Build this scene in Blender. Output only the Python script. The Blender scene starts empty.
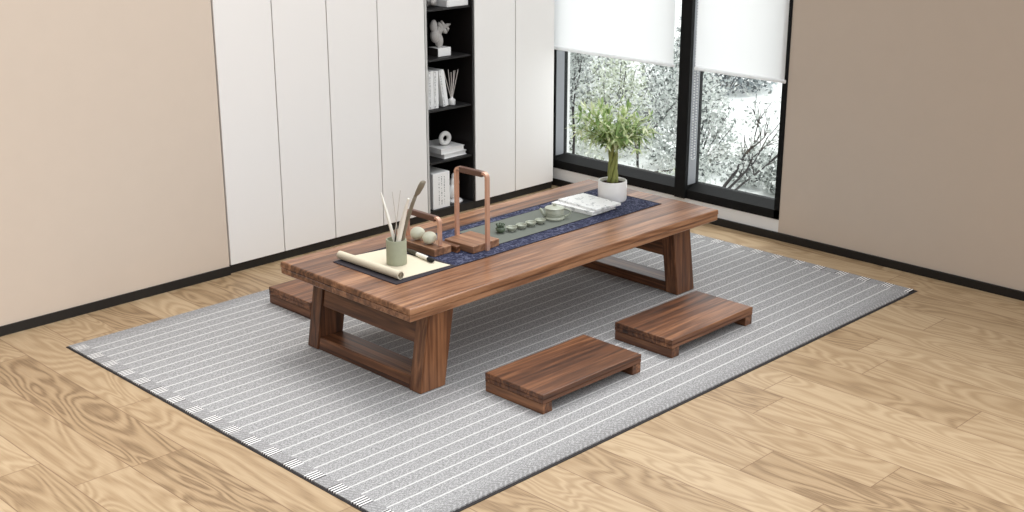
import bpy, bmesh, math, random
from mathutils import Vector, Matrix
PI = math.pi
sc = bpy.context.scene
COL = sc.collection

# ------------------------------------------------------------------ camera
cam_d = bpy.data.cameras.new('camera'); cam = bpy.data.objects.new('camera', cam_d); COL.objects.link(cam)
cam.location = (-2.7279, -3.2122, 1.9212)
cam.rotation_mode = 'QUATERNION'
cam.rotation_quaternion = Vector((0.67481, 0.67064, -0.30801)).to_track_quat('-Z', 'Y')
cam_d.sensor_width = 36; cam_d.lens = 36 * 1286.8 / 1024
cam_d.clip_start = .05; cam_d.clip_end = 300
sc.camera = cam

# ------------------------------------------------------------------ world, sun, exposure
W = bpy.data.worlds.new('overcast_sky'); sc.world = W; W.use_nodes = True
wt = W.node_tree; bg = wt.nodes['Background']; bg.inputs[0].default_value = (.95, .975, 1, 1)
# overcast sky, brighter around the veiled sun on the window side
_tc = wt.nodes.new('ShaderNodeTexCoord'); _dp = wt.nodes.new('ShaderNodeVectorMath'); _dp.operation = 'DOT_PRODUCT'
_dp.inputs[1].default_value = Vector((.62, -.44, .65)).normalized(); wt.links.new(_tc.outputs['Generated'], _dp.inputs[0])
_mr = wt.nodes.new('ShaderNodeMapRange'); wt.links.new(_dp.outputs['Value'], _mr.inputs[0])
_mr.inputs[1].default_value = -.35; _mr.inputs[2].default_value = 1; _mr.inputs[3].default_value = .10; _mr.inputs[4].default_value = 2.4
wt.links.new(_mr.outputs[0], bg.inputs[1])
sun_d = bpy.data.lights.new('sun', 'SUN'); sun = bpy.data.objects.new('sun', sun_d); COL.objects.link(sun)
sun_d.energy = 1.3; sun_d.angle = math.radians(28); sun_d.color = (1, .975, .94)
sun.rotation_mode = 'QUATERNION'
sun.rotation_quaternion = Vector((-.42, -.20, -1)).to_track_quat('-Z', 'Y')
sc.view_settings.view_transform = 'Standard'; sc.view_settings.look = 'None'
sc.view_settings.gamma = 1; sc.view_settings.use_curve_mapping = False
sc.view_settings.exposure = 0.15
sc.cycles.max_bounces = 8; sc.cycles.transparent_max_bounces = 12

# ------------------------------------------------------------------ material helpers
def s2l(c):
    c = c / 255
    return c / 12.92 if c <= .04045 else ((c + .055) / 1.055) ** 2.4
def rgb(r, g, b): return (s2l(r), s2l(g), s2l(b), 1)

class NT:
    def __init__(s, name, rough=.5, spec=.5, metal=0):
        s.m = bpy.data.materials.new(name); s.m.use_nodes = True; s.t = s.m.node_tree
        s.b = s.t.nodes['Principled BSDF']
        s.b.inputs['Roughness'].default_value = rough; s.b.inputs['Metallic'].default_value = metal
        s.b.inputs['Specular IOR Level'].default_value = spec
    def n(s, typ, **kw):
        nd = s.t.nodes.new(typ)
        for k, v in kw.items(): setattr(nd, k, v)
        return nd
    def l(s, a, b): s.t.links.new(a, b)
    def put(s, sock, v):
        if hasattr(v, 'is_output') or isinstance(v, bpy.types.NodeSocket): s.l(v, sock)
        else: sock.default_value = v
    def math(s, op, a, b=0.0, c=0.0):
        nd = s.n('ShaderNodeMath', operation=op)
        for i, v in enumerate((a, b, c)): s.put(nd.inputs[i], v)
        return nd.outputs[0]
    def obj(s): return s.n('ShaderNodeTexCoord').outputs['Object']
    def xyz(s, v=None):
        nd = s.n('ShaderNodeSeparateXYZ'); s.l(v or s.obj(), nd.inputs[0]); return nd.outputs
    def comb(s, x, y, z):
        nd = s.n('ShaderNodeCombineXYZ')
        for i, v in enumerate((x, y, z)): s.put(nd.inputs[i], v)
        return nd.outputs[0]
    def noise(s, v, scale, detail=3, rough=.55, dist=0):
        nd = s.n('ShaderNodeTexNoise'); s.l(v, nd.inputs['Vector'])
        nd.inputs['Scale'].default_value = scale; nd.inputs['Detail'].default_value = detail
        nd.inputs['Roughness'].default_value = rough; nd.inputs['Distortion'].default_value = dist
        return nd.outputs['Fac']
    def white(s, v):
        nd = s.n('ShaderNodeTexWhiteNoise', noise_dimensions='3D'); s.l(v, nd.inputs['Vector']); return nd.outputs['Value']
    def ramp(s, f, stops):
        nd = s.n('ShaderNodeValToRGB'); s.l(f, nd.inputs[0]); e = nd.color_ramp.elements
        while len(e) < len(stops): e.new(.5)
        for el, (p, c) in zip(e, stops): el.position = p; el.color = c
        return nd.outputs[0]
    def mix(s, f, a, b, mode='MIX'):
        nd = s.n('ShaderNodeMix', data_type='RGBA', blend_type=mode)
        s.put(nd.inputs[0], f); s.put(nd.inputs[6], a); s.put(nd.inputs[7], b); return nd.outputs[2]
    def base(s, c): s.put(s.b.inputs['Base Color'], c); return s
    def bump(s, h, strength=.3, dist=.002):
        nd = s.n('ShaderNodeBump'); nd.inputs['Strength'].default_value = strength; nd.inputs['Distance'].default_value = dist
        s.l(h, nd.inputs['Height']); s.l(nd.outputs[0], s.b.inputs['Normal']); return s

def plain(name, c, rough=.5, spec=.4, metal=0, var=.06, scale=30):
    m = NT(name, rough, spec, metal); f = m.noise(m.obj(), scale)
    a = tuple(x * (1 - var) for x in c[:3]) + (1,); b = tuple(min(1, x * (1 + var)) for x in c[:3]) + (1,)
    m.base(m.mix(f, a, b)); return m.m

def wood(name, axis, dark, mid, light, stave=.07, rough=.38, grain=1.0, swing=.12):
    """walnut: long fibres along axis (0 x, 1 y, 2 z), staves glued side by side"""
    m = NT(name, rough, .5)
    o = m.xyz(); rnd = m.n('ShaderNodeObjectInfo').outputs['Random']
    L = o[axis]; A, B = [o[i] for i in range(3) if i != axis]
    if axis == 2: A, B = o[1], o[0]
    if axis == 0: A, B = o[1], o[2]
    if axis == 1: A, B = o[0], o[2]
    st = m.math('FLOOR', m.math('DIVIDE', m.math('ADD', A, m.math('MULTIPLY', rnd, .5)), stave))
    w = m.white(m.comb(st, rnd, 0))
    v = m.comb(m.math('MULTIPLY', L, .28), m.math('ADD', m.math('MULTIPLY', A, 5), m.math('MULTIPLY', w, 7)), m.math('ADD', m.math('MULTIPLY', B, 5), m.math('MULTIPLY', rnd, 5)))
    broad = m.noise(v, 5 * grain, 3, .55, .5)
    v2 = m.comb(m.math('MULTIPLY', L, 2.2), m.math('MULTIPLY', A, 30), m.math('MULTIPLY', B, 30))
    fine = m.noise(v2, 4, 4, .65)
    v3 = m.comb(m.math('MULTIPLY', L, .45), m.math('ADD', m.math('MULTIPLY', A, 9), m.math('MULTIPLY', w, 5)), m.math('MULTIPLY', B, 9))
    vein = m.math('SINE', m.math('MULTIPLY', m.noise(v3, 1.6 * grain, 2, .5, .4), 40))
    f = m.math('ADD', m.math('MULTIPLY', broad, .55), m.math('MULTIPLY', fine, .30))
    f = m.math('ADD', f, m.math('MULTIPLY', vein, .07))
    f = m.math('ADD', f, m.math('MULTIPLY', m.math('SUBTRACT', w, .5), swing))
    m.base(m.ramp(f, [(.22, dark), (.44, mid), (.68, light)]))
    m.bump(fine, .12, .001)
    return m.m

WD, WM, WL = rgb(48, 27, 16), rgb(104, 65, 41), rgb(160, 110, 74)
wood_x = wood('walnut_along_length', 0, WD, WM, WL)
wood_y = wood('walnut_across', 1, WD, WM, WL)
wood_z = wood('walnut_upright', 2, WD, WM, WL, stave=.045)
top_x = wood('walnut_table_top', 0, rgb(66, 40, 27), rgb(124, 84, 58), rgb(178, 132, 98), stave=.085, rough=.30, swing=.16)
block_y = wood('walnut_block', 1, rgb(96, 66, 48), rgb(142, 102, 76), rgb(184, 142, 110), stave=.05)
white_door = plain('white_lacquer_door', rgb(236, 232, 228), .45, .3, var=.01, scale=3)
groove_grey = plain('grey_carcass', rgb(120, 116, 112), .6)
pale_grey = plain('pale_grey_panel', rgb(190, 188, 184), .5)
niche_black = plain('black_niche_board', rgb(24, 20, 19), .45, .35)
shelf_black = plain('dark_shelf_board', rgb(38, 36, 36), .55, .25)
plinth_black = plain('black_plinth', rgb(30, 27, 25), .5)
frame_black = plain('black_window_frame', rgb(20, 20, 20), .6, .15)
frame_lit_grey = plain('lit_reveal_grey', rgb(140, 142, 146), .5, .4)
white_paint = plain('white_paint', rgb(236, 235, 233), .55, var=.01)
plaster = plain('warm_beige_plaster', rgb(210, 194, 178), .8, .2, var=.02, scale=12)
ceramic_white = plain('white_glazed_ceramic', rgb(236, 234, 232), .3, .5, var=.02)
celadon = plain('grey_green_glaze', rgb(164, 168, 152), .28, .6, var=.12, scale=60)
celadon_dark = plain('dark_green_glaze', rgb(84, 96, 78), .35, .5, var=.2, scale=90)
celadon_matte = plain('matte_sage_clay', rgb(156, 158, 136), .6, .3, var=.07, scale=50)
stone_m = plain('pale_green_stone', rgb(204, 204, 184), .5, .4, var=.10, scale=30)
bronze = plain('polished_rose_copper', rgb(214, 172, 150), .25, .6, .45, var=.08)
bronze_dark = plain('brown_leather_wrap', rgb(96, 66, 54), .28, .6)
soil_m = plain('dark_soil', rgb(62, 48, 40), .9, .1, var=.4, scale=120)
paper_m = plain('cream_paper', rgb(212, 202, 180), .8, .1, var=.02)
backing_m = plain('dark_grey_backing', rgb(58, 54, 58), .8, .1)
paper_edge = plain('brown_scroll_backing', rgb(120, 104, 78), .7)
ink_hair = plain('black_brush_hair', rgb(22, 20, 20), .8)
ivory = plain('ivory_handle', rgb(236, 232, 222), .4)
olive_dark = plain('dark_olive_ferrule', rgb(62, 58, 44), .5)
twig_m = plain('grey_brown_horn', rgb(128, 120, 104), .5, var=.2, scale=60)
rod_m = plain('pale_bamboo_rod', rgb(206, 198, 192), .5)
mat_grey = plain('grey_green_linen', rgb(108, 112, 105), .85, .1, var=.08, scale=400)
def m_blind():
    m = NT('white_blind_fabric', .8, .1); m.base(rgb(248, 248, 248)); tr = m.n('ShaderNodeBsdfTranslucent'); tr.inputs[0].default_value = rgb(250, 250, 250)
    mx = m.n('ShaderNodeMixShader'); mx.inputs[0].default_value = .5; out = m.t.nodes['Material Output']
    m.l(m.b.outputs[0], mx.inputs[1]); m.l(tr.outputs[0], mx.inputs[2]); m.l(mx.outputs[0], out.inputs[0]); return m.m
fabric_white = m_blind()
bead_m = plain('white_plastic_bead', rgb(225, 225, 225), .4)
sculpt_m = plain('grey_plaster_sculpture', rgb(176, 172, 168), .5, var=.15, scale=60)
ring_m = plain('pale_grey_stone_ring', rgb(214, 212, 208), .5, var=.1)
sculpt_dark = plain('dark_block_side', rgb(46, 42, 41), .6)

def m_books():
    m = NT('white_cover_with_small_print', .55, .3); o = m.xyz()
    line = m.math('GREATER_THAN', m.math('SINE', m.math('MULTIPLY', o[0], 330)), .55)
    v = m.comb(m.math('MULTIPLY', o[0], 40), m.math('MULTIPLY', o[1], 40), m.math('MULTIPLY', o[2], 260))
    ch = m.math('GREATER_THAN', m.noise(v, 1.0, 2), .52)
    band = m.math('MULTIPLY', m.math('GREATER_THAN', o[2], .02), m.math('LESS_THAN', o[2], .175))
    front = m.math('LESS_THAN', o[1], .003)
    mid = m.math('LESS_THAN', m.math('ABSOLUTE', m.math('SUBTRACT', o[0], .062)), .028)
    f = m.math('MULTIPLY', m.math('MULTIPLY', line, ch), m.math('MULTIPLY', m.math('MULTIPLY', band, front), mid))
    m.base(m.mix(m.math('MULTIPLY', f, .85), rgb(236, 235, 233), rgb(70, 68, 70))); return m.m
printed = m_books()
def m_spine():
    m = NT('white_spine_with_small_print', .55, .3); o = m.xyz()
    v = m.comb(m.math('MULTIPLY', o[0], 90), 0.0, m.math('MULTIPLY', o[2], 240))
    ch = m.math('GREATER_THAN', m.noise(v, 1.0, 2), .5)
    mid = m.math('LESS_THAN', m.math('ABSOLUTE', m.math('SUBTRACT', o[0], .008)), .005)
    fr = m.math('LESS_THAN', o[1], .003)
    m.base(m.mix(m.math('MULTIPLY', m.math('MULTIPLY', ch, mid), m.math('MULTIPLY', fr, .6)), rgb(232, 231, 229), rgb(80, 80, 82))); return m.m
spine_m = m_spine()
def m_cover():
    m = NT('white_magazine_cover', .4, .4); v = m.obj()
    f = m.math('GREATER_THAN', m.noise(v, 42, 2, .5, .8), .60)
    m.base(m.mix(m.math('MULTIPLY', f, .45), rgb(240, 240, 238), rgb(96, 100, 104))); return m.m
cover_m = m_cover()
pages_m = plain('white_book_pages', rgb(225, 224, 222), .8, var=.08, scale=200)

def m_floor():
    m = NT('light_oak_planks', .42, .35); o = m.xyz()
    px = m.math('DIVIDE', m.math('SUBTRACT', o[0], .036), .195); ip = m.math('FLOOR', px); fx = m.math('FRACT', px)
    r1 = m.white(m.comb(ip, 3.0, 0)); py = m.math('ADD', m.math('DIVIDE', o[1], 1.15), m.math('MULTIPLY', r1, 1))
    iq = m.math('FLOOR', py); fy = m.math('FRACT', py); r = m.white(m.comb(ip, iq, 1.0))
    gx = m.math('LESS_THAN', m.math('MINIMUM', fx, m.math('SUBTRACT', 1, fx)), .009)
    gy = m.math('LESS_THAN', m.math('MINIMUM', fy, m.math('SUBTRACT', 1, fy)), .0014)
    gap = m.math('MAXIMUM', gx, gy)
    v = m.comb(m.math('ADD', m.math('MULTIPLY', o[0], 1.0), m.math('MULTIPLY', r, 9)), m.math('ADD', m.math('MULTIPLY', o[1], .22), m.math('MULTIPLY', r, 4)), 0.0)
    ring = m.math('SINE', m.math('MULTIPLY', m.noise(v, 5.5, 2, .45, .5), 95))
    v2 = m.comb(m.math('MULTIPLY', o[0], 60), m.math('MULTIPLY', o[1], 3), 0.0)
    fine = m.noise(v2, 3, 3)
    f = m.math('ADD', m.math('MULTIPLY', ring, .13), m.math('MULTIPLY', fine, .45))
    f = m.math('ADD', f, m.math('ADD', .14, m.math('MULTIPLY', r, .32)))
    c = m.ramp(f, [(.14, rgb(112, 88, 62)), (.42, rgb(160, 134, 102)), (.80, rgb(186, 162, 130))])
    m.base(m.mix(gap, c, rgb(128, 100, 74))); m.bump(fine, .08, .001); return m.m
floor_m = m_floor()

RX0, RX1, RY0, RY1 = -.590, 2.405, -.655, 1.405
def m_rug(name, mode):
    m = NT(name, .95, .05); o = m.xyz()
    sp = m.noise(m.obj(), 260, 2, .7); sp2 = m.noise(m.comb(m.math('MULTIPLY', o[0], 90), m.math('MULTIPLY', o[1], 240), 0.0), 1, 2, .6)
    f = m.math('ADD', m.math('MULTIPLY', sp, .6), m.math('MULTIPLY', sp2, .5))
    c = m.ramp(f, [(.30, rgb(74, 74, 74)), (.52, rgb(146, 145, 145)), (.75, rgb(204, 203, 202))])
    if mode == 'field':
        fy = m.math('FRACT', m.math('DIVIDE', m.math('ADD', o[1], 10.03), .0605))
        wob = m.math('MULTIPLY', m.math('SUBTRACT', m.noise(m.obj(), 40), .5), .05)
        st = m.math('LESS_THAN', m.math('ABSOLUTE', m.math('SUBTRACT', m.math('ADD', fy, wob), .5)), .052)
        c = m.mix(m.math('MULTIPLY', st, .62), c, rgb(228, 227, 225))
    elif mode == 'end':      # short ends: groups of black and white cords every 12 cm
        fy = m.math('FRACT', m.math('DIVIDE', m.math('ADD', o[1], 10), .118))
        grp = m.math('LESS_THAN', fy, .42)
        cord = m.math('GREATER_THAN', m.math('SINE', m.math('MULTIPLY', o[1], 2 * PI / .0125)), -.1)
        cc = m.mix(cord, rgb(66, 62, 62), rgb(232, 230, 228))
        zig = m.math('SINE', m.math('ADD', m.math('MULTIPLY', o[0], 2 * PI / .016), m.math('MULTIPLY', o[1], 190)))
        c2 = m.mix(m.math('MULTIPLY', m.math('GREATER_THAN', zig, .1), .6), c, rgb(132, 130, 130))
        c = m.mix(grp, c2, cc)
    else:                    # long sides: chevron tape
        h = m.math('ABSOLUTE', m.math('SUBTRACT', o[1], (RY0 + .022)))
        zig = m.math('SINE', m.math('ADD', m.math('MULTIPLY', o[0], 2 * PI / .022), m.math('MULTIPLY', h, 280)))
        c = m.mix(m.math('MULTIPLY', m.math('GREATER_THAN', zig, .0), .6), c, rgb(128, 126, 126))
    m.base(c); m.bump(sp, .6, .003); return m.m
rug_m, rug_end, rug_side = m_rug('grey_striped_weave', 'field'), m_rug('corded_rug_end', 'end'), m_rug('chevron_rug_tape', 'side')
rug_under = plain('dark_rug_backing', rgb(44, 40, 40), .9)

def m_navy():
    m = NT('navy_patterned_cloth', .85, .15); v = m.obj()
    a = m.noise(v, 48, 3, .6, 1.5); b = m.noise(v, 300, 1)
    c = m.ramp(a, [(.35, rgb(30, 33, 52)), (.52, rgb(52, 56, 80)), (.60, rgb(104, 107, 128)), (.72, rgb(58, 62, 86))])
    m.base(m.mix(m.math('MULTIPLY', b, .4), c, rgb(38, 40, 60))); return m.m
navy_m = m_navy(); navy_edge = plain('dark_navy_piping', rgb(26, 24, 40), .8)

def m_glass():
    m = bpy.data.materials.new('clear_window_glass'); m.use_nodes = True; t = m.node_tree; t.nodes.clear()
    o = t.nodes.new('ShaderNodeOutputMaterial'); x = t.nodes.new('ShaderNodeMixShader')
    a = t.nodes.new('ShaderNodeBsdfTransparent'); g = t.nodes.new('ShaderNodeBsdfGlossy'); g.inputs['Roughness'].default_value = .02
    x.inputs[0].default_value = .05; a.inputs[0].default_value = (.97, .985, .98, 1)
    t.links.new(a.outputs[0], x.inputs[1]); t.links.new(g.outputs[0], x.inputs[2]); t.links.new(x.outputs[0], o.inputs[0]); return m
glass_m = m_glass()
def m_leaf(name, stops, trans=.35):
    m = NT(name, .5, .3); isl = m.n('ShaderNodeNewGeometry').outputs['Random Per Island']
    c = m.ramp(isl, stops); m.base(c)
    tr = m.n('ShaderNodeBsdfTranslucent'); m.l(c, tr.inputs[0])
    mx = m.n('ShaderNodeMixShader'); mx.inputs[0].default_value = trans
    out = m.t.nodes['Material Output']; m.l(m.b.outputs[0], mx.inputs[1]); m.l(tr.outputs[0], mx.inputs[2]); m.l(mx.outputs[0], out.inputs[0])
    return m.m
leaf_pot = m_leaf('bamboo_green_leaf', [(0, rgb(84, 118, 62)), (.3, rgb(150, 178, 112)), (.65, rgb(206, 220, 168)), (1, rgb(236, 240, 212))], .4)
leaf_out = m_leaf('pale_grey_green_leaf', [(0, rgb(84, 88, 86)), (.25, rgb(166, 172, 168)), (.5, rgb(216, 220, 216)), (1, rgb(244, 245, 243))], .35)
leaf_warm = m_leaf('pale_yellow_green_leaf', [(0, rgb(92, 98, 82)), (.25, rgb(172, 180, 158)), (.5, rgb(218, 224, 206)), (1, rgb(244, 246, 236))], .35)
leaf_dark = m_leaf('slate_green_leaf', [(0, rgb(70, 78, 82)), (.5, rgb(138, 148, 152)), (1, rgb(204, 210, 210))], .2)
bark = plain('dark_grey_bark', rgb(66, 62, 62), .9, .1, var=.3, scale=30)
bark_pale = plain('grey_bark', rgb(120, 118, 116), .9, .1, var=.3, scale=30)
stalk_m = plain('yellow_green_stalk', rgb(140, 146, 84), .55, .3, var=.25, scale=40)
snow = plain('pale_garden_ground', rgb(236, 238, 236), .9, .1, var=.05, scale=4)
ext_wall = plain('white_render_wall', rgb(240, 240, 240), .8, .1, var=.02)

# ------------------------------------------------------------------ mesh helpers
def obj(name, bm, mats, parent=None, smooth=False):
    me = bpy.data.meshes.new(name)
    bmesh.ops.recalc_face_normals(bm, faces=bm.faces[:])
    bm.to_mesh(me); bm.free()
    for m in (mats if isinstance(mats, (list, tuple)) else [mats]): me.materials.append(m)
    if smooth is True: me.polygons.foreach_set('use_smooth', [True] * len(me.polygons))
    elif smooth:
        me.polygons.foreach_set('use_smooth', [True] * len(me.polygons)); me.set_sharp_from_angle(angle=math.radians(smooth))
    o = bpy.data.objects.new(name, me); COL.objects.link(o)
    if parent: o.parent = parent
    return o
def tag(o, label, cat, group=None):
    o['label'] = label; o['category'] = cat
    if group: o['group'] = group
    return o
def thing(name, label, cat, loc=(0, 0, 0), rz=0, group=None):
    o = bpy.data.objects.new(name, None); COL.objects.link(o); o.empty_display_size = .05
    o.location = loc; o.rotation_euler = (0, 0, rz); return tag(o, label, cat, group)
def struct(o): o['kind'] = 'structure'; return o
def dup(root, loc, rz, label):
    r = root.copy(); COL.objects.link(r); r.location = loc; r.rotation_euler = (0, 0, rz); r['label'] = label
    for ch in list(root.children):
        c = ch.copy(); COL.objects.link(c); c.parent = r
        for g in list(ch.children):
            d = g.copy(); COL.objects.link(d); d.parent = c
    return r
def prism(bm, bot, top, mi=0):
    """bot, top: matching lists of points"""
    a = [bm.verts.new(p) for p in bot]; b = [bm.verts.new(p) for p in top]; n = len(a)
    fs = [bm.faces.new(a[::-1]), bm.faces.new(b)]
    fs += [bm.faces.new((a[i], a[(i + 1) % n], b[(i + 1) % n], b[i])) for i in range(n)]
    for f in fs: f.material_index = mi
    return a + b, fs
def box(bm, x0, x1, y0, y1, z0, z1, bev=0, mi=0, rz=0, piv=None):
    vs, fs = prism(bm, [(x0, y0, z0), (x1, y0, z0), (x1, y1, z0), (x0, y1, z0)], [(x0, y0, z1), (x1, y0, z1), (x1, y1, z1), (x0, y1, z1)], mi)
    if rz:
        p = Vector(piv or ((x0 + x1) / 2, (y0 + y1) / 2, z0)); bmesh.ops.rotate(bm, verts=vs, cent=p, matrix=Matrix.Rotation(rz, 3, 'Z'))
    if bev:
        es = list({e for f in fs for e in f.edges}); r = bmesh.ops.bevel(bm, geom=es, offset=bev, segments=2, affect='EDGES', profile=.5)
        for f in r['faces']: f.material_index = mi
    return vs
def B(): return bmesh.new()
def bx(*a, **k): b = B(); box(b, *a, **k); return b
def loft_rect(bm, x0, x1, y0, y1, prof):
    rings = []
    for z, i in prof: rings.append([bm.verts.new(p) for p in ((x0 + i, y0 + i, z), (x1 - i, y0 + i, z), (x1 - i, y1 - i, z), (x0 + i, y1 - i, z))])
    bm.faces.new(rings[0][::-1]); bm.faces.new(rings[-1])
    for a, b in zip(rings, rings[1:]):
        for k in range(4): bm.faces.new((a[k], a[(k + 1) % 4], b[(k + 1) % 4], b[k]))
def lathe(bm, prof, n=32, c=(0, 0, 0), mi=0, cap=True):
    rings = []
    for r, z in prof:
        rings.append([bm.verts.new((c[0] + r * math.cos(2 * PI * k / n), c[1] + r * math.sin(2 * PI * k / n), c[2] + z)) for k in range(n)])
    fs = []
    for a, b in zip(rings, rings[1:]):
        for k in range(n): fs.append(bm.faces.new((a[k], a[(k + 1) % n], b[(k + 1) % n], b[k])))
    if cap: fs.append(bm.faces.new(rings[0][::-1])); fs.append(bm.faces.new(rings[-1]))
    for f in fs: f.material_index = mi
def tube(bm, pts, rad, n=8, mi=0, flat=1.0, closed=False):
    pts = [Vector(p) for p in pts]; N = len(pts)
    if not hasattr(rad, '__len__'): rad = [rad] * N
    rings = []; u = None
    for i, p in enumerate(pts):
        t = (pts[(i + 1) % N] - pts[i - 1]) if closed else (pts[min(i + 1, N - 1)] - pts[max(i - 1, 0)])
        t.normalize()
        if u is None: u = t.cross(Vector((0, 0, 1)) if abs(t.z) < .9 else Vector((1, 0, 0))).normalized()
        u = (u - t * u.dot(t)).normalized(); w = t.cross(u)
        rings.append([bm.verts.new(p + (u * math.cos(2 * PI * k / n) + w * math.sin(2 * PI * k / n) * flat) * rad[i]) for k in range(n)])
    fs = []
    pr = list(zip(rings, rings[1:])) + ([(rings[-1], rings[0])] if closed else [])
    for a, b in pr:
        for k in range(n): fs.append(bm.faces.new((a[k], a[(k + 1) % n], b[(k + 1) % n], b[k])))
    if not closed: fs.append(bm.faces.new(rings[0][::-1])); fs.append(bm.faces.new(rings[-1]))
    for f in fs: f.material_index = mi
def blob(bm, c, r, sub=3, seed=0, amp=.05, mi=0):
    res = bmesh.ops.create_icosphere(bm, subdivisions=sub, radius=1)
    rnd = random.Random(seed); ph = [rnd.uniform(0, 6) for _ in range(6)]
    for v in res['verts']:
        d = v.co.copy(); k = 1 + amp * (math.sin(3 * d.x + ph[0]) + math.sin(3 * d.y + ph[1]) * math.cos(2 * d.z + ph[2])) / 1.5
        v.co = Vector((c[0] + d.x * r[0] * k, c[1] + d.y * r[1] * k, c[2] + d.z * r[2] * k))
    for f in {f for v in res['verts'] for f in v.link_faces}: f.material_index = mi

# ================================================================== THE SETTING
FZ = -.007          # boards; the top of the rug is z = 0
struct(obj('floor', bx(-3.6, 2.66, -4.2, 2.1, -.06, FZ), floor_m))
struct(obj('wall_back', bx(-3.6, 2.9, 2.1, 2.25, FZ, 2.4), white_paint))
struct(obj('wall_left', bx(-3.6, .372, 1.72, 2.1, FZ, 2.4), plaster))
struct(obj('baseboard_back', bx(-3.6, .372, 1.712, 1.72, FZ, .034), plinth_black))
XW = 2.635
WY0, WYM0, WYM1, WY1 = .262, .804, .873, 1.80
b = B(); box(b, XW, XW + .16, -4.2, WY0 - .04, FZ, 2.4); struct(obj('wall_right', b, plaster))
b = B(); box(b, XW, XW + .16, WY0 - .04, 2.1, -.05, .098); box(b, XW, XW + .16, WY0 - .04, 2.1, 2.25, 2.4); box(b, XW, XW + .16, WY1, 2.1, .098, 2.25)
struct(obj('wall_window_side', b, white_paint))
struct(obj('baseboard_right', bx(XW - .012, XW, -4.2, 2.1, FZ, .033, bev=.002), plinth_black))

def window(name, y0, y1, jl, jr):
    """black frame with a sloping-in reveal, its sides coloured lit grey, and one pane"""
    b = B()
    prism(b, [(XW - .004, y0, .098), (XW + .10, y0, .098), (XW + .10, y0, .172), (XW + .07, y0, .172), (XW - .004, y0, .145)],
             [(XW - .004, y1, .098), (XW + .10, y1, .098), (XW + .10, y1, .172), (XW + .07, y1, .172), (XW - .004, y1, .145)])
    box(b, XW - .004, XW + .10, y0, y1, 2.18, 2.25)
    if jl: box(b, XW - .004, XW + .10, y1 - .036, y1, .098, 2.25)
    if jr: box(b, XW - .004, XW + .10, y0, y0 + .03, .098, 2.25)
    w = struct(obj(name, b, frame_black))
    g = obj('pane', bx(XW + .072, XW + .078, y0, y1, .165, 2.2), glass_m, w)
    # side faces of the black reveal, their lit tone put into the grey
    l = B()
    if jl: box(l, XW + .004, XW + .07, y1 - .038, y1 - .036, .17, 2.18)
    else: box(l, XW + .004, XW + .07, y1 - .002, y1, .17, 2.18)
    obj('lit_reveal_face', l, frame_lit_grey, w)
    return w
window('window_1', WYM1, WY1, True, False)
window('window_2', WY0 - .04, WYM0, False, True)
struct(obj('trim_1', bx(XW - .02, XW + .10, WYM0, WYM1, .098, 2.25, bev=.002), frame_black))

# ================================================================== ROLLER BLINDS
def blind(y0, y1, hz, chain_y, label, hem0=None):
    t = thing('roller_blind', label, 'blind', (XW - .028, (y0 + y1) / 2, 0), 0, 'roller blinds pulled part way down')
    a = (y1 - y0) / 2
    b = B(); b.faces.new([b.verts.new(p) for p in ((0, -a, hz + .004), (0, a, hz + .004), (0, a, 2.22), (0, -a, 2.22))]); obj('fabric', b, fabric_white, t)   # thin cloth
    b = B(); tube(b, [(0, -a - .004, hz), (0, a + .002, hz)], .009, 12); obj('hem_bar', b, fabric_white, t, 40)
    b = B(); tube(b, [(0, -a, 2.24), (0, a, 2.24)], .022, 16); obj('roller', b, white_paint, t, 40)
    b = B(); y = chain_y - (y0 + y1) / 2
    for xx, yy in ((.004, y), (.034, y + .004)):
        z = 2.2
        while z > .33:
            bmesh.ops.create_icosphere(b, subdivisions=1, radius=.0042, matrix=Matrix.Translation((xx, yy, z))); z -= .0145
    for k in range(5):
        bmesh.ops.create_icosphere(b, subdivisions=1, radius=.0042, matrix=Matrix.Translation((.019 - .015 * math.cos(PI * k / 4), y, .33 - .012 * math.sin(PI * k / 4))))
    obj('bead_chain', b, bead_m, t)
blind(.905, 1.765, .800, .879, 'white roller blind over the left window beside the cabinet')
blind(.225, .762, .802, .766, 'white roller blind over the right window, right of the black mullion')

# ================================================================== CABINETS
CY = 1.72; DT = 2.36; ZB = .034
g = [.379, .687, .9945, 1.302, 1.608]
h = [1.9533, 2.262, 2.574]
def wardrobe(label, xs):
    t = thing('wardrobe', label, 'wardrobe', (xs[0], CY, 0), 0, 'white built-in wardrobes')
    w = xs[-1] - xs[0]
    obj('carcass', bx(.001, w - .001, .0195, .365, ZB, DT), groove_grey, t)
    obj('plinth', bx(0, w, .012, .36, FZ, ZB), plinth_black, t)
    for a, c in zip(xs, xs[1:]):
        obj('door', bx(a - xs[0] + .0028, c - xs[0] - .0028, 0, .019, ZB + .002, DT, bev=.0012), white_door, t)
wardrobe('white wardrobe with four tall plain doors, left of the black shelf niche', g)
wardrobe('white wardrobe with two tall plain doors, between the niche and the window', h)
SX0, SX1 = g[-1], h[0]
t = thing('shelf_unit', 'tall narrow open black shelf unit set between white wardrobe doors', 'shelf unit', (SX0, CY, 0))
sw = SX1 - SX0
obj('back_panel', bx(.015, sw - .012, .345, .36, ZB, DT), niche_black, t)
obj('side_panel', bx(.001, .014, 0, .36, ZB, DT), [pale_grey], t)
obj('side_lining', bx(.014, .017, .004, .345, ZB, DT), niche_black, t)
obj('side_panel', bx(sw - .013, sw - .001, .003, .36, ZB, DT), niche_black, t)
obj('plinth', bx(.001, sw - .001, .012, .36, FZ, ZB), plinth_black, t)
SHZ = {'A': 1.098, 'B': .842, 'C': .577, 'D': .298}
for z in [1.34, 1.60, 1.86, 2.12] + list(SHZ.values()):
    obj('shelf', bx(.0172, sw - .0135, .016, .344, z - .010, z, bev=.001), shelf_black, t)
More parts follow.
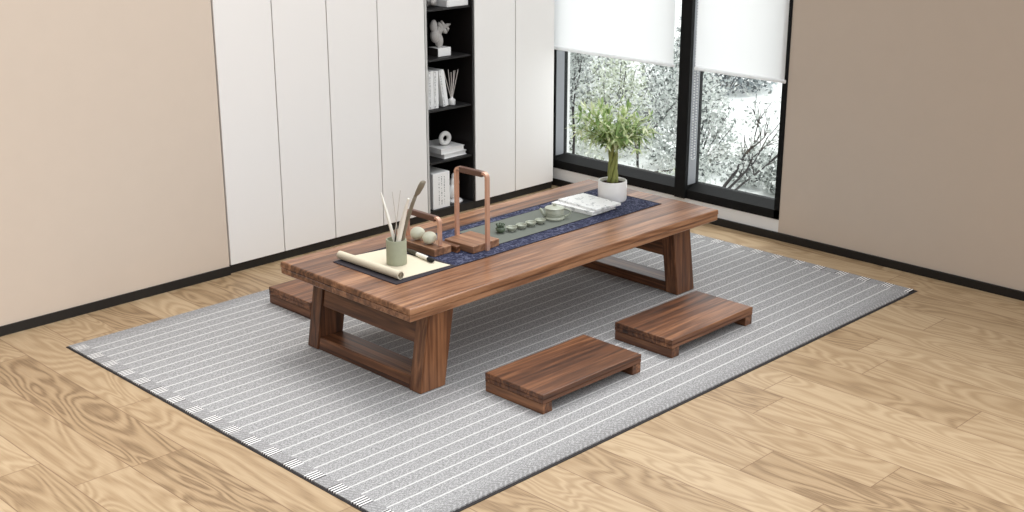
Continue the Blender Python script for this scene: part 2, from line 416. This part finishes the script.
obj('bottom_board', bx(.0172, sw - .0135, .006, .344, ZB, ZB + .004), shelf_black, t)

# ---- shelf contents
def at(x, y, z): return (x, y, z)
# A (top shelf in view)
t = thing('book', 'white closed book lying flat on the highest visible shelf', 'book', (1.782, 1.742, SHZ['A'] + .0008))
obj('cover', bx(0, .150, 0, .19, 0, .034, bev=.002), ceramic_white, t); obj('pages', bx(.003, .147, -.0012, 0, .005, .029), pages_m, t)
b = B()
for k in range(9):
    rr = random.Random(k); blob(b, (rr.uniform(-.03, .03), rr.uniform(-.02, .02), .014 + rr.uniform(0, .035)), (.014, .014, .014), 2, k)
tag(obj('ornament', b, sculpt_m, smooth=True), 'small knobbly grey ornament left of the book on the top visible shelf', 'ornament').location = (1.725, 1.79, SHZ['A'] + .002)
# B
t = thing('sculpture', 'grey abstract plaster sculpture on a rectangular base block', 'sculpture', (1.795, 1.82, SHZ['B'] + .0008))
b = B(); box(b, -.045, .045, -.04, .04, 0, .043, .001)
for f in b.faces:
    if f.normal.x < -.5: f.material_index = 1  # left face of the base gets a darker colour
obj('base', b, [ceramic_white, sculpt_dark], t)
b = B()
blob(b, (-.030, 0, .105), (.028, .024, .036), 3, 1); blob(b, (-.038, 0, .155), (.021, .018, .034), 3, 2); blob(b, (-.002, 0, .078), (.024, .022, .038), 3, 3)
blob(b, (-.006, 0, .128), (.018, .016, .024), 2, 4)
tube(b, [(-.004, 0, .10), (.012, 0, .13), (.03, 0, .145), (.06, 0, .152), (.082, 0, .155)], [.012, .012, .013, .010, .003], 10)
tube(b, [(.005, 0, .12), (.008, 0, .15), (-.002, 0, .172)], [.010, .014, .006], 10)
tube(b, [(.028, 0, .142), (.036, -.004, .12), (.052, 0, .112)], [.010, .013, .006], 10)
tube(b, [(.02, 0, .135), (.026, 0, .162), (.016, 0, .178)], [.008, .012, .005], 10)
tube(b, [(.05, 0, .148), (.062, 0, .132), (.055, 0, .118)], [.006, .010, .006], 10)
obj('figure', b, sculpt_m, t, True)
# C: upright books, reed diffuser
bx_specs = [(1.640, .026, .205, 0, 'leftmost of the white books standing on the shelf with the reed diffuser'),
            (1.668, .034, .200, 0, 'second from left of the white books standing beside the reed diffuser'),
            (1.7045, .030, .196, 0, 'third from left of the white books standing beside the reed diffuser')]
for x, w, hh, _, lab in bx_specs:
    t = thing('book', lab, 'book', (x, 1.765, SHZ['C'] + .0008), 0, 'white books standing on the third shelf down')
    obj('cover', bx(0, w, 0, .16, 0, hh, bev=.0015), spine_m, t); obj('pages', bx(.003, w - .003, .003, .157, hh, hh + .001), pages_m, t)
t = thing('book', 'white book leaning to the left against the upright ones beside the reed diffuser', 'book', (1.7700, 1.765, SHZ['C'] + .0012), 0, 'white books standing on the third shelf down')
t.rotation_euler = (0, math.radians(-9.5), 0)
obj('cover', bx(0, .036, 0, .16, 0, .196, bev=.0015), spine_m, t); obj('pages', bx(.003, .033, .003, .157, .196, .197), pages_m, t)
t = thing('reed_diffuser', 'small white reed diffuser bottle with pale sticks on the shelf by the white books', 'reed diffuser', (1.850, 1.79, SHZ['C'] + .0008))
b = B(); lathe(b, [(.018, 0), (.020, .003), (.020, .026), (.012, .032), (.008, .034), (.008, .042)], 20); obj('bottle', b, ceramic_white, t, 40)
for k, (dx, dy) in enumerate(((-.055, 0), (-.038, .02), (-.02, -.02), (-.004, .02), (.004, -.015), (.036, .01), (.030, -.02))):
    b = B(); tube(b, [(-dx * .06, 0, .012), (dx, dy, .185 - .004 * (k % 3))], .0021, 6); obj('reed', b, rod_m, t)
# D: lying books and ring
def flat_book(x, y, z, w, d, hh, rz, lab, grp=None):
    t = thing('book', lab, 'book', (x, y, z), rz, grp)
    b = B(); box(b, 0, w, 0, d, 0, .003); box(b, 0, w, 0, d, hh - .003, hh); box(b, 0, .004, 0, d, .003, hh - .003)
    obj('cover', b, cover_m if grp is None else ceramic_white, t); obj('pages', bx(.004, w - .004, .004, d - .004, .003, hh - .003), pages_m, t)
    return t
flat_book(1.762, 1.758, SHZ['D'] + .0008, .165, .22, .024, .02, 'bottom of the two white books lying flat under the ring ornament', 'white books lying under the ring')
flat_book(1.744, 1.762, SHZ['D'] + .0256, .165, .205, .030, -.03, 'upper of the two white books lying flat, with the ring ornament on it', 'white books lying under the ring')
b = B(); N = 28
ctr = Vector((0, 0, .0395)); pts = [ctr + Vector((.0270 * math.cos(2 * PI * k / N), 0, .0270 * math.sin(2 * PI * k / N))) for k in range(N)]
tube(b, pts, .0125, 12, closed=True)
o = tag(obj('ring_ornament', b, ring_m, smooth=True), 'upright grey stone ring ornament standing on the lying white books', 'ornament'); o.location = (1.822, 1.818, SHZ['D'] + .0562); o.rotation_euler = (0, 0, -.12)
# E: big printed box file and figurine
t = thing('book', 'large white book with vertical lines of print standing in the lowest niche compartment', 'book', (1.663, 1.742, ZB + .0048), 0)
obj('cover', bx(0, .120, 0, .17, 0, .195, bev=.002), printed, t); obj('pages', bx(.004, .116, .004, .166, .195, .1965), pages_m, t)
t = thing('figurine', 'small white ceramic figurine on a round foot in the lowest niche compartment', 'figurine', (1.868, 1.80, ZB + .0048))
b = B(); lathe(b, [(.046, 0), (.047, .006), (.04, .012), (.016, .016), (.014, .022)], 24); obj('foot', b, ceramic_white, t, 40)
b = B(); blob(b, (-.008, 0, .060), (.034, .024, .042), 3, 5, .1); blob(b, (.004, 0, .105), (.026, .022, .036), 3, 6, .1); blob(b, (0, 0, .140), (.016, .015, .018), 3, 7, .05)
obj('body', b, ceramic_white, t, True)

# ================================================================== RUG
RT = .007
t = thing('rug', 'large grey woven rug with thin white stripes under the low table', 'rug', (0, 0, -RT))
e = .052
obj('backing', bx(RX0 - .008, RX1 + .008, RY0 - .012, RY1 + .008, .0005, .0025), rug_under, t)
obj('field', bx(RX0 + e, RX1 - e, RY0 + .042, RY1 - .042, .0025, RT), rug_m, t)
for a in ((RX0, RX0 + e), (RX1 - e, RX1)): obj('corded_end', bx(a[0], a[1], RY0, RY1, .0025, RT + .0006), rug_end, t)
for a in ((RY0, RY0 + .042), (RY1 - .042, RY1)): obj('side_tape', bx(RX0 + e, RX1 - e, a[0], a[1], .0025, RT + .0004), rug_side, t)

# ================================================================== LOW TABLE
TW, TD, TH, TT = 1.8, .766, .365, .051
t = thing('low_table', 'long low walnut tea table standing in the middle of the grey rug', 'table', (0, 0, 0))
H = TH; U0 = H - TT
b = B(); loft_rect(b, 0, TW, 0, TD, [(U0, .006), (U0 + .004, .002), (U0 + .022, .002), (U0 + .026, .0), (U0 + .0265, .003), (U0 + .0285, .003), (U0 + .029, .0), (H - .005, .001), (H - .0015, .003), (H, .007)])
obj('tabletop', b, top_x, t)
def lean_box(z0, z1, xa, xb, y0, y1, s):
    """s=+1 left frame: x grows with z; mirrored for the right frame"""
    def X(x, z):
        v = x + .052 * z / U0
        return v if s > 0 else TW - v
    b = B(); vs, fs = prism(b, [(X(xa, z0), y0, z0), (X(xb, z0), y0, z0), (X(xb, z0), y1, z0), (X(xa, z0), y1, z0)], [(X(xa, z1), y0, z1), (X(xb, z1), y0, z1), (X(xb, z1), y1, z1), (X(xa, z1), y1, z1)])
    bmesh.ops.bevel(b, geom=list({e for f in fs for e in f.edges}), offset=.003, segments=2, affect='EDGES'); return b
for s in (1, -1):
    for y0 in (.051, TD - .034 - .066): obj('leg', lean_box(.0008, U0, .084, .206, y0, y0 + .066, s), wood_z, t)
    obj('top_rail', lean_box(.175, U0 - .0006, .090, .198, .1172, TD - .1002, s), wood_y, t)
    obj('bottom_rail', lean_box(.0015, .050, .088, .200, .1172, TD - .1002, s), wood_y, t)

# ================================================================== FLOOR STOOLS
def stool(label, x, y):
    w, d, hh = .5375, .291, .0742
    t = thing('floor_stool', label, 'stool', (x, y, .0008), 0, 'low walnut floor stools')
    b = B(); loft_rect(b, 0, w, 0, d, [(.038, .003), (.040, 0), (.0545, 0), (.055, .002), (.0565, .002), (.057, 0), (hh - .004, 0), (hh - .001, .001), (hh, .004)])
    obj('seat', b, wood_x, t)
    for a, c in ((.0005, .047), (w - .047, w - .0005)):
        obj('leg', bx(a, c, .0008, d - .0008, 0, .038, bev=.0012), wood_y, t)
    return t
s0 = stool('low walnut floor stool in front of the middle of the table, nearer one', .2727, -.3835)
dup(s0, (.998, -.3843, .0008), 0, 'low walnut floor stool by the right front table leg')
dup(s0, (.268, .962, .0008), 0, 'low walnut floor stool behind the left end of the table, half hidden')

# ================================================================== ON THE TABLE
Z0 = TH + .0002
t = thing('table_runner', 'navy blue patterned cloth runner with dark piping along the table', 'table runner', (0, 0, Z0))
obj('cloth', bx(.143, 1.683, .238, .607, 0, .0016), navy_m, t)
b = B()
for a in ((.137, 1.689, .233, .239), (.137, 1.689, .606, .612), (.137, .143, .239, .606), (1.683, 1.689, .239, .606)): box(b, *a, 0, .0022)
obj('piping', b, navy_edge, t)
Z1 = Z0 + .0018
t = thing('tea_mat', 'plain grey green cloth mat on the navy runner under the tea cups', 'mat', (0, 0, Z1))
obj('cloth', bx(.745, 1.43, .318, .556, 0, .0012), mat_grey, t)
b = B(); box(b, .745, 1.43, .313, .318, 0, .0014); box(b, .745, 1.43, .556, .561, 0, .0014); obj('piping', b, navy_edge, t)
Z2 = Z1 + .0016

# scroll
t = thing('paper_scroll', 'cream paper scroll partly unrolled on the left end of the runner', 'paper scroll', (0, 0, Z0 + .0024))
b = B(); prism(b, [(.186, .268, 0), (.428, .257, 0), (.386, .588, 0), (.186, .620, 0)], [(.186, .268, .0012), (.428, .257, .0012), (.386, .588, .0012), (.186, .620, .0012)])
obj('sheet', b, paper_m, t)
obj('backing', bx(.1395, .440, .2365, .604, -.0004, -.0001), backing_m, t)
b = B(); tube(b, [(.183, .262, .0165), (.180, .622, .0165)], .0160, 20); obj('roll', b, paper_m, t, 40)
b = B()
for k in range(40):
    pass
pts = [(.183 - (.0125 - .0105 * k / 39) * math.cos(k * .45), .2605, .0165 + (.0125 - .0105 * k / 39) * math.sin(k * .45)) for k in range(40)]
tube(b, pts, .0010, 5); obj('spiral_edge', b, paper_edge, t)
ZP = Z0 + .0024 + .0014

# brush pot and what stands in it
CP = (.296, .418); CQ = (.309, .430)
b = B(); R = .0395; Hc = .098
lathe(b, [(R - .002, 0), (R, .002), (R, Hc - .002), (R - .0015, Hc), (R - .004, Hc), (R - .005, Hc - .002), (R - .005, .006), (.002, .006)], 40)
o = tag(obj('brush_pot', b, celadon_matte, smooth=40), 'sage green cylindrical brush pot standing on the cream paper', 'pot'); o.location = (CP[0], CP[1], ZP)
zi = ZP + .007
def rod(name, lab, cat, pts, rad, mat, flat=1, grp=None, n=10):
    b = B(); tube(b, [(p[0] - CQ[0], p[1] - CQ[1], p[2] - zi) for p in pts], rad, n, flat=flat)
    o = tag(obj(name, b, mat, smooth=60), lab, cat, grp); o.location = (CP[0], CP[1], zi); return o
rod('brush', 'thick white stick leaning left in the sage green pot', 'brush', [(.318, .415, zi + .004), (.313, .45, zi + .09), (.316, .490, .56), (.318, .523, .630)], [.005, .0068, .0060, .0030], ivory)
rod('incense_stick', 'left of the two thin pale sticks rising from the green pot', 'stick', [(.329, .428, zi + .003), (.325, .464, .644)], .0013, rod_m)
rod('incense_stick', 'right of the two thin pale sticks rising from the green pot, tilting right', 'stick', [(.290, .438, zi + .003), (.322, .412, .660)], .0013, rod_m)
rod('horn_stick', 'curved ivory white horn stick leaning right in the green pot', 'stick', [(.292, .425, zi + .007), (.301, .410, .455), (.306, .388, .54), (.313, .356, .640)], [.0065, .0095, .0105, .004], ivory)
t = thing('tea_scoop', 'long grey brown tea scoop with flat oval head, tallest in the green pot', 'tea scoop', (CP[0], CP[1], zi))
b = B(); tube(b, [(.004, -.012, .008), (.011, -.021, .085), (.016, -.043, .16), (.022, -.075, .24), (.022, -.094, .275)], [.0070, .0088, .0090, .0080, .0078], 10, flat=.7)
obj('handle', b, twig_m, t, True)
b = B(); tube(b, [(.022, -.094, .275), (.024, -.105, .29), (.026, -.122, .318), (.027, -.133, .335), (.027, -.136, .340)], [.0080, .0140, .0165, .0140, .005], 12, flat=.6)
obj('scoop_head', b, twig_m, t, True)
for k, (dx, dy, lab) in enumerate(((.006, .010, 'small dark brush tip just right of the white stick in the green pot'), (.015, -.006, 'small dark brush tip in the middle of the green pot'))):
    rod('small_brush', lab, 'brush', [(CQ[0] + dx - .008, CQ[1] + dy, zi + .003), (CQ[0] + dx, CQ[1] + dy, zi + .11), (CQ[0] + dx + .001, CQ[1] + dy, zi + .142)], [.0028, .0042, .002], olive_dark)

# ink brush lying on the sheet
t = thing('ink_brush', 'ivory handled ink brush with black tip lying on the cream paper', 'brush', (.3955, .322, ZP + .0098))
t.rotation_euler = (0, 0, math.radians(0))
dirv = Vector((.020, .172, 0)).normalized()
def seg(a, c, r0, r1, r2, mat, nm):
    b = B(); tube(b, [dirv * a, dirv * ((a + c) / 2), dirv * c], [r0, r1, r2], 14); obj(nm, b, mat, t, 50)
seg(-.004, .030, .0058, .0098, .0085, ink_hair, 'bristles'); seg(.030, .105, .0080, .0086, .0080, ivory, 'handle'); seg(.105, .172, .0085, .0094, .0060, olive_dark, 'ferrule')

# handled trays
def hook(pts, w, th, bm):
    """rounded flat strap lying in the local yz plane, width w along x"""
    N = len(pts); L = []; P = [Vector(p) for p in pts]
    for i, p in enumerate(P):
        t_ = (P[min(i + 1, N - 1)] - P[max(i - 1, 0)]).normalized(); nrm = Vector((0, -t_.z, t_.y)) * th / 2
        L.append([bm.verts.new(p + nrm + Vector((sx, 0, 0))) for sx in (-w / 2, w / 2)] + [bm.verts.new(p - nrm + Vector((sx, 0, 0))) for sx in (w / 2, -w / 2)])
    bm.faces.new(L[0]); bm.faces.new(L[-1][::-1])
    for a, c in zip(L, L[1:]):
        for k in range(4): bm.faces.new((a[k], c[k], c[(k + 1) % 4], a[(k + 1) % 4]))
def arch(y0, y1, z0, z1, r, n=7):
    pts = [(0, y0, z0)]
    for k in range(n): a = PI - PI / 2 * k / (n - 1); pts.append((0, y0 + r + r * math.cos(a), z1 - r + r * math.sin(a)))
    for k in range(n): a = PI / 2 - PI / 2 * k / (n - 1); pts.append((0, y1 - r + r * math.cos(a), z1 - r + r * math.sin(a)))
    pts.append((0, y1, z0)); return pts
def tray(label, loc, w, d, hh, hx, hy0, hy1, hz, rz=0, z0=.004, sw_=.024, th=.011):
    t = thing('handled_tray', label, 'tray', loc, rz, 'walnut blocks with copper carrying handles')
    obj('block', bx(0, w, 0, d, 0, hh, bev=.0025), block_y, t)
    b = B(); p = arch(hy0, hy1, z0, hz, .018)
    hook([(hx, q[1], q[2]) for q in p], sw_, th, b); hd = obj('handle', b, bronze, t, 40)
    b = B(); box(b, hx - sw_ / 2 - .0015, hx + sw_ / 2 + .0015, hy0 + .022, hy1 - .022, hz - .016, hz + .0070, .003); obj('grip', b, bronze_dark, hd)
    return t
ZT = Z0 + .0024
tray('small walnut block with low copper handle holding two round stones', (.450, .374, ZT), .092, .210, .030, .050, .0215, .2150, .142, sw_=.016, th=.010, z0=.0325)
tray('larger walnut block with tall copper handle between the stones and tea cups', (.586, .296, ZT), .150, .162, .030, .074, -.0072, .1622, .312, rz=.04, th=.011, sw_=.018, z0=.0)
# dark box beside the small tray
b = bx(.0, .022, 0, .13, 0, .026, bev=.002)
o = tag(obj('wooden_block', b, wood_y), 'dark narrow wooden block tucked between the two handled trays', 'block'); o.location = (.5475, .352, ZT); 
for k, (x, y, r, lab) in enumerate(((.496, .523, .030, 'left of the two pale round stones on the small walnut block'), (.492, .446, .029, 'right of the two pale round stones on the small walnut block'))):
    b = B(); blob(b, (0, 0, 0), (r, r, r * .86), 4, 11 + k, .04)
    mz = min(v.co.z for v in b.verts)
    o = tag(obj('round_stone', b, stone_m, smooth=True), lab, 'stone', 'round stones on the tray'); o.location = (x, y, ZT + .0306 - mz)

# tea set
def teapot():
    t = thing('teapot', 'grey green glazed teapot with a lid on the grey mat', 'teapot', (1.172, .406, Z2))
    b = B(); lathe(b, [(.036, 0), (.043, .002), (.044, .008), (.039, .013), (.0415, .022), (.0415, .024), (.0395, .025), (.0395, .027), (.0415, .028), (.041, .040), (.039, .046), (.030, .047)], 40); obj('body', b, celadon, t, 35)
    l = B(); lathe(l, [(.0405, .0472), (.042, .0485), (.041, .051), (.030, .055), (.012, .0575), (.007, .058), (.006, .061), (.0085, .064), (.0075, .067), (.002, .0685)], 40); obj('lid', l, celadon, t, 35)
    b = B(); tube(b, [(-.036, .020, .018), (-.045, .026, .030), (-.052, .030, .044), (-.056, .032, .050)], [.009, .0075, .006, .005], 12); obj('spout', b, celadon, t, True)
    b = B(); pts = [(.028 + .022 * math.sin(a), -.026 - .022 * math.sin(a), .028 + .017 * math.cos(a)) for a in [PI * k / 10 for k in range(11)]]; tube(b, pts, .0042, 10); obj('handle', b, celadon, t, True)
teapot()
cups = [(.912, .408), (.967, .405), (1.021, .402), (1.076, .399)]
cl = ['leftmost of the four small tea cups, next to the dark tea pet', 'second from left of the four small green tea cups', 'third from left of the four small green tea cups', 'rightmost of the four small tea cups, next to the teapot']
me0 = None
for (x, y), lab in zip(cups, cl):
    if me0 is None:
        b = B(); lathe(b, [(.011, 0), (.0125, .001), (.012, .003), (.018, .007), (.0218, .012), (.0232, .0180), (.0228, .0184), (.0214, .0178), (.020, .012), (.014, .007), (.002, .0055)], 28)
        c0 = obj('tea_cup', b, celadon, smooth=50); me0 = c0; o = c0
    else: o = c0.copy(); COL.objects.link(o)
    tag(o, lab, 'cup', 'small green tea cups in a row'); o.location = (x, y, Z2)
t = thing('tea_pet', 'dark green knobbly tea pet figure left of the tea cups', 'ornament', (.863, .424, Z2))
b = B(); blob(b, (0, 0, .015), (.021, .021, .0155), 3, 3, .06)
obj('body', b, celadon_dark, t, True); b = B()
for k in range(8): a = k * PI / 4; blob(b, (.014 * math.cos(a), .014 * math.sin(a), .032 + .004 * (k % 2)), (.006, .006, .007), 2, k)
blob(b, (0, 0, .040), (.007, .007, .007), 2, 9)
obj('knobs', b, celadon_dark, t, True)

# magazines
t = flat_book(1.318, .318, Z2 + .0008, .160, .235, .016, 0, 'white magazine lying under the other, between teapot and plant pot'); t.rotation_euler = (0, 0, .03)
t = flat_book(1.335, .312, Z2 + .0172, .158, .235, .009, 0, 'white printed magazine lying on top, between teapot and plant pot'); t.rotation_euler = (0, 0, -.05)
for o in list(bpy.data.objects):
    if o.get('category') == 'book' and 'magazine' in o['label']: o['category'] = 'magazine'; o.name = 'magazine'

# potted plant
t = thing('potted_plant', 'leafy green plant with bundled stalks in a round white pot', 'plant', (1.58, .430, Z0 + .0018))
R = .065; Hp = .094
b = B(); lathe(b, [(R - .006, 0), (R - .002, .003), (R, .01), (R, Hp - .003), (R - .002, Hp), (R - .006, Hp), (R - .008, Hp - .003), (R - .009, .02), (.002, .018)], 48)
pot = obj('pot', b, ceramic_white, t, 40)
b = B(); lathe(b, [(R - .0095, .06), (R - .0095, .080), (.03, .086), (.001, .087)], 32); obj('soil', b, soil_m, t, True)
rn = random.Random(5); HS = .262
for k in range(5):
    a0 = k * 2 * PI / 5; b = B()
    pts = [(.016 * math.cos(a0 + q * .35) * (1.15 - .25 * math.sin(PI * q / 8)), .016 * math.sin(a0 + q * .35) * (1.15 - .25 * math.sin(PI * q / 8)), .08 + (HS - .08) * q / 8) for q in range(9)]
    tube(b, pts, [.0095 - .0004 * q for q in range(9)], 10); obj('stalk', b, stalk_m, t, True)
def leaf(bm, base, d, L, w, droop, up=Vector((0, 0, 1)), n=3, mi=0):
    d = d.normalized(); side = d.cross(up)
    if side.length < .05: side = Vector((1, 0, 0))
    side.normalize(); A = []; Bv = []; p = Vector(base)
    for i in range(n + 1):
        s = i / n; wd = w * math.sin(PI * (.08 + .92 * s)) if i < n else 0
        q = p + d * (L * s) - Vector((0, 0, droop * L * s * s))
        A.append(bm.verts.new(q + side * wd / 2)); Bv.append(bm.verts.new(q - side * wd / 2))
    for i in range(n): f = bm.faces.new((A[i], A[i + 1], Bv[i + 1], Bv[i])); f.material_index = mi
br = B(); fo = B()
for k in range(64):
    a = k * 2.39996 + rn.gauss(0, .2); el = math.asin(min(.99, max(-.12, -.12 + 1.1 * ((k + .5) / 64))))
    L = rn.uniform(.12, .205) * (1 - .08 * math.sin(max(el, 0)))
    st = Vector((.010 * math.cos(a), .010 * math.sin(a), HS - .02 + rn.uniform(0, .03)))
    d = Vector((math.cos(a) * math.cos(el), math.sin(a) * math.cos(el), math.sin(el)))
    pts = [st + d * (L * q / 4) + Vector((0, 0, .05 * math.sin(PI * q / 8) * math.cos(el) - .012 * (q / 4) ** 2 * math.cos(el))) for q in range(5)]
    tube(br, pts, [.0022, .0018, .0015, .0012, .0008], 5)
    for q in range(1, 5):
        for j in range(rn.choice((4, 5, 6))):
            dd = (d * .7 + Vector((rn.gauss(0, .8), rn.gauss(0, .8), rn.gauss(.05, .6)))).normalized()
            leaf(fo, pts[q], dd, rn.uniform(.030, .058), rn.uniform(.008, .014), rn.uniform(-.1, .4))
obj('branches', br, stalk_m, t); obj('foliage', fo, leaf_pot, t)

# ================================================================== GARDEN OUTSIDE
GZ = -.75
struct(obj('ground_outside', bx(2.8, 60, -20, 60, GZ - .1, GZ), snow))
def leaf_cloud(name, pts, size, mat, parent, rn):
    V = []; F = []
    for p in pts:
        d = Vector((rn.gauss(0, 1), rn.gauss(0, 1), rn.gauss(0, .8))).normalized(); e = d.cross(Vector((rn.gauss(0, 1), rn.gauss(0, 1), rn.gauss(0, 1)))).normalized()
        L = size * rn.uniform(.7, 1.5); w = L * rn.uniform(.22, .38); n = d.cross(e) * L * .12; i = len(V)
        V += [p, p + d * L * .5 + e * w + n, p + d * L, p + d * L * .5 - e * w + n]; F.append((i, i + 1, i + 2, i + 3))
    me = bpy.data.meshes.new(name); me.from_pydata([tuple(v) for v in V], [], F); me.materials.append(mat)
    o = bpy.data.objects.new(name, me); COL.objects.link(o); o.parent = parent; return o
def branch_tree(bm, tips, p, d, L, r, depth, rn, spread=.6):
    n = 4; pts = [Vector(p)]; dd = d.normalized()
    for i in range(n):
        dd = (dd + Vector((rn.gauss(0, .14), rn.gauss(0, .14), rn.gauss(.02, .08)))).normalized(); pts.append(pts[-1] + dd * L / n)
    tube(bm, pts, [r * (1 - .4 * i / n) for i in range(n + 1)], 6 if depth > 1 else 4)
    tips.extend(pts[1:] if depth < 3 else pts[2:])
    if depth == 0: return
    for k in range(3):
        nd = (dd + Vector((rn.gauss(0, spread), rn.gauss(0, spread), rn.gauss(.10, spread * .6)))).normalized()
        branch_tree(bm, tips, pts[rn.choice((2, 3, 4))], nd, L * rn.uniform(.6, .85), r * .55, depth - 1, rn, spread)
GRP = 'trees and shrubs outside the windows'
def tree(label, x, y, hgt, seed, nleaf, lm, lsize=.03, r=.014, spread=.5, depth=3, scat=.07):
    rn = random.Random(seed); t = thing('tree', label, 'tree', (x, y, GZ), 0, GRP)
    b = B(); tips = []
    branch_tree(b, tips, (0, 0, -.03), Vector((rn.gauss(0, .08), rn.gauss(0, .08), 1)), hgt * .40, r, depth, rn, spread)
    obj('branches', b, bark, t)
    P_ = []
    for k in range(nleaf):
        p = rn.choice(tips) + Vector((rn.gauss(0, scat), rn.gauss(0, scat), rn.gauss(0, scat)))
        p.z = max(p.z, .03); P_.append(p)
    leaf_cloud('foliage', P_, lsize, lm, t, rn)
def shrub(label, x, y, rx, rz_, seed, nleaf, lm, lsize=.028):
    rn = random.Random(seed); t = thing('shrub', label, 'shrub', (x, y, GZ), 0, GRP)
    b = B(); P_ = []
    for k in range(22):
        a = rn.uniform(0, 2 * PI); q = rn.random() ** .5 * rx; zt = rz_ * rn.uniform(.55, 1) * math.sqrt(max(.05, 1 - (q / rx) ** 2))
        tube(b, [(q * .2 * math.cos(a), q * .2 * math.sin(a), -.02), (q * .6 * math.cos(a), q * .6 * math.sin(a), zt * .5), (q * math.cos(a), q * math.sin(a), zt)], [.007, .005, .003], 4)
    for k in range(nleaf):
        a = rn.uniform(0, 2 * PI); u = rn.uniform(.3, 1) ** .5; el = math.asin(rn.random())
        P_.append(Vector((rx * u * math.cos(a) * math.cos(el), rx * u * math.sin(a) * math.cos(el), .03 + rz_ * u * math.sin(el) * rn.uniform(.85, 1.08))))
    obj('branches', b, bark, t); leaf_cloud('foliage', P_, lsize, lm, t, rn)
# nearest row, low
shrub('pale yellow green shrub just outside the left window by the cabinet corner', 4.05, 2.72, .36, .52, 1, 2200, leaf_warm)
shrub('pale yellow green shrub just outside, behind the potted plant', 4.05, 1.98, .31, .50, 2, 2200, leaf_warm)
shrub('grey green low shrub just outside, right of the mullion', 4.1, 1.42, .20, .40, 3, 1600, leaf_out)
# slim trees in the second row
tree('slim pale tree outside the left edge of the left window', 4.95, 3.72, 1.45, 11, 3000, leaf_out)
tree('slim dark stemmed tree outside the middle of the left window', 4.75, 2.85, 1.40, 17, 2600, leaf_out)
tree('slim bare tree with curving dark trunk at the left of the right window', 4.55, 2.05, 1.25, 22, 420, leaf_out, r=.02, spread=.42)
tree('bare dark branching tree at the right edge of the right window', 5.45, 1.85, 1.35, 27, 260, leaf_out, r=.022, spread=.5)
# dense shrubs behind
for k, (x, y, rx, rz_, n, lm, lab) in enumerate((
    (6.1, 5.10, .42, 1.00, 3600, leaf_out, 'tall pale shrub of the second row outside, leftmost'),
    (6.0, 4.18, .42, .95, 3600, leaf_warm, 'tall pale shrub of the second row outside, second from the left'),
    (6.0, 3.28, .40, .92, 3600, leaf_out, 'tall pale shrub of the second row outside, behind the mullion'),
    (5.9, 2.56, .26, .30, 1400, leaf_out, 'small pale shrub outside low in the right window'),
    (5.75, 2.22, .14, .34, 1200, leaf_out, 'smallest pale shrub outside in the lower right corner of the right window'),
    (7.7, 7.0, .52, .95, 3000, leaf_warm, 'big far shrub beyond the left window, leftmost'),
    (7.6, 5.85, .50, .95, 3000, leaf_out, 'big far shrub beyond the left window, middle'),
    (7.6, 4.75, .47, .85, 3000, leaf_out, 'big far shrub beyond the left window, rightmost'))):
    shrub(lab, x, y, rx, rz_, 40 + k, n, lm, .034)
shrub('slate grey evergreen shrub high in the right window', 9.2, 5.30, .62, 1.15, 60, 4200, leaf_dark, .05)
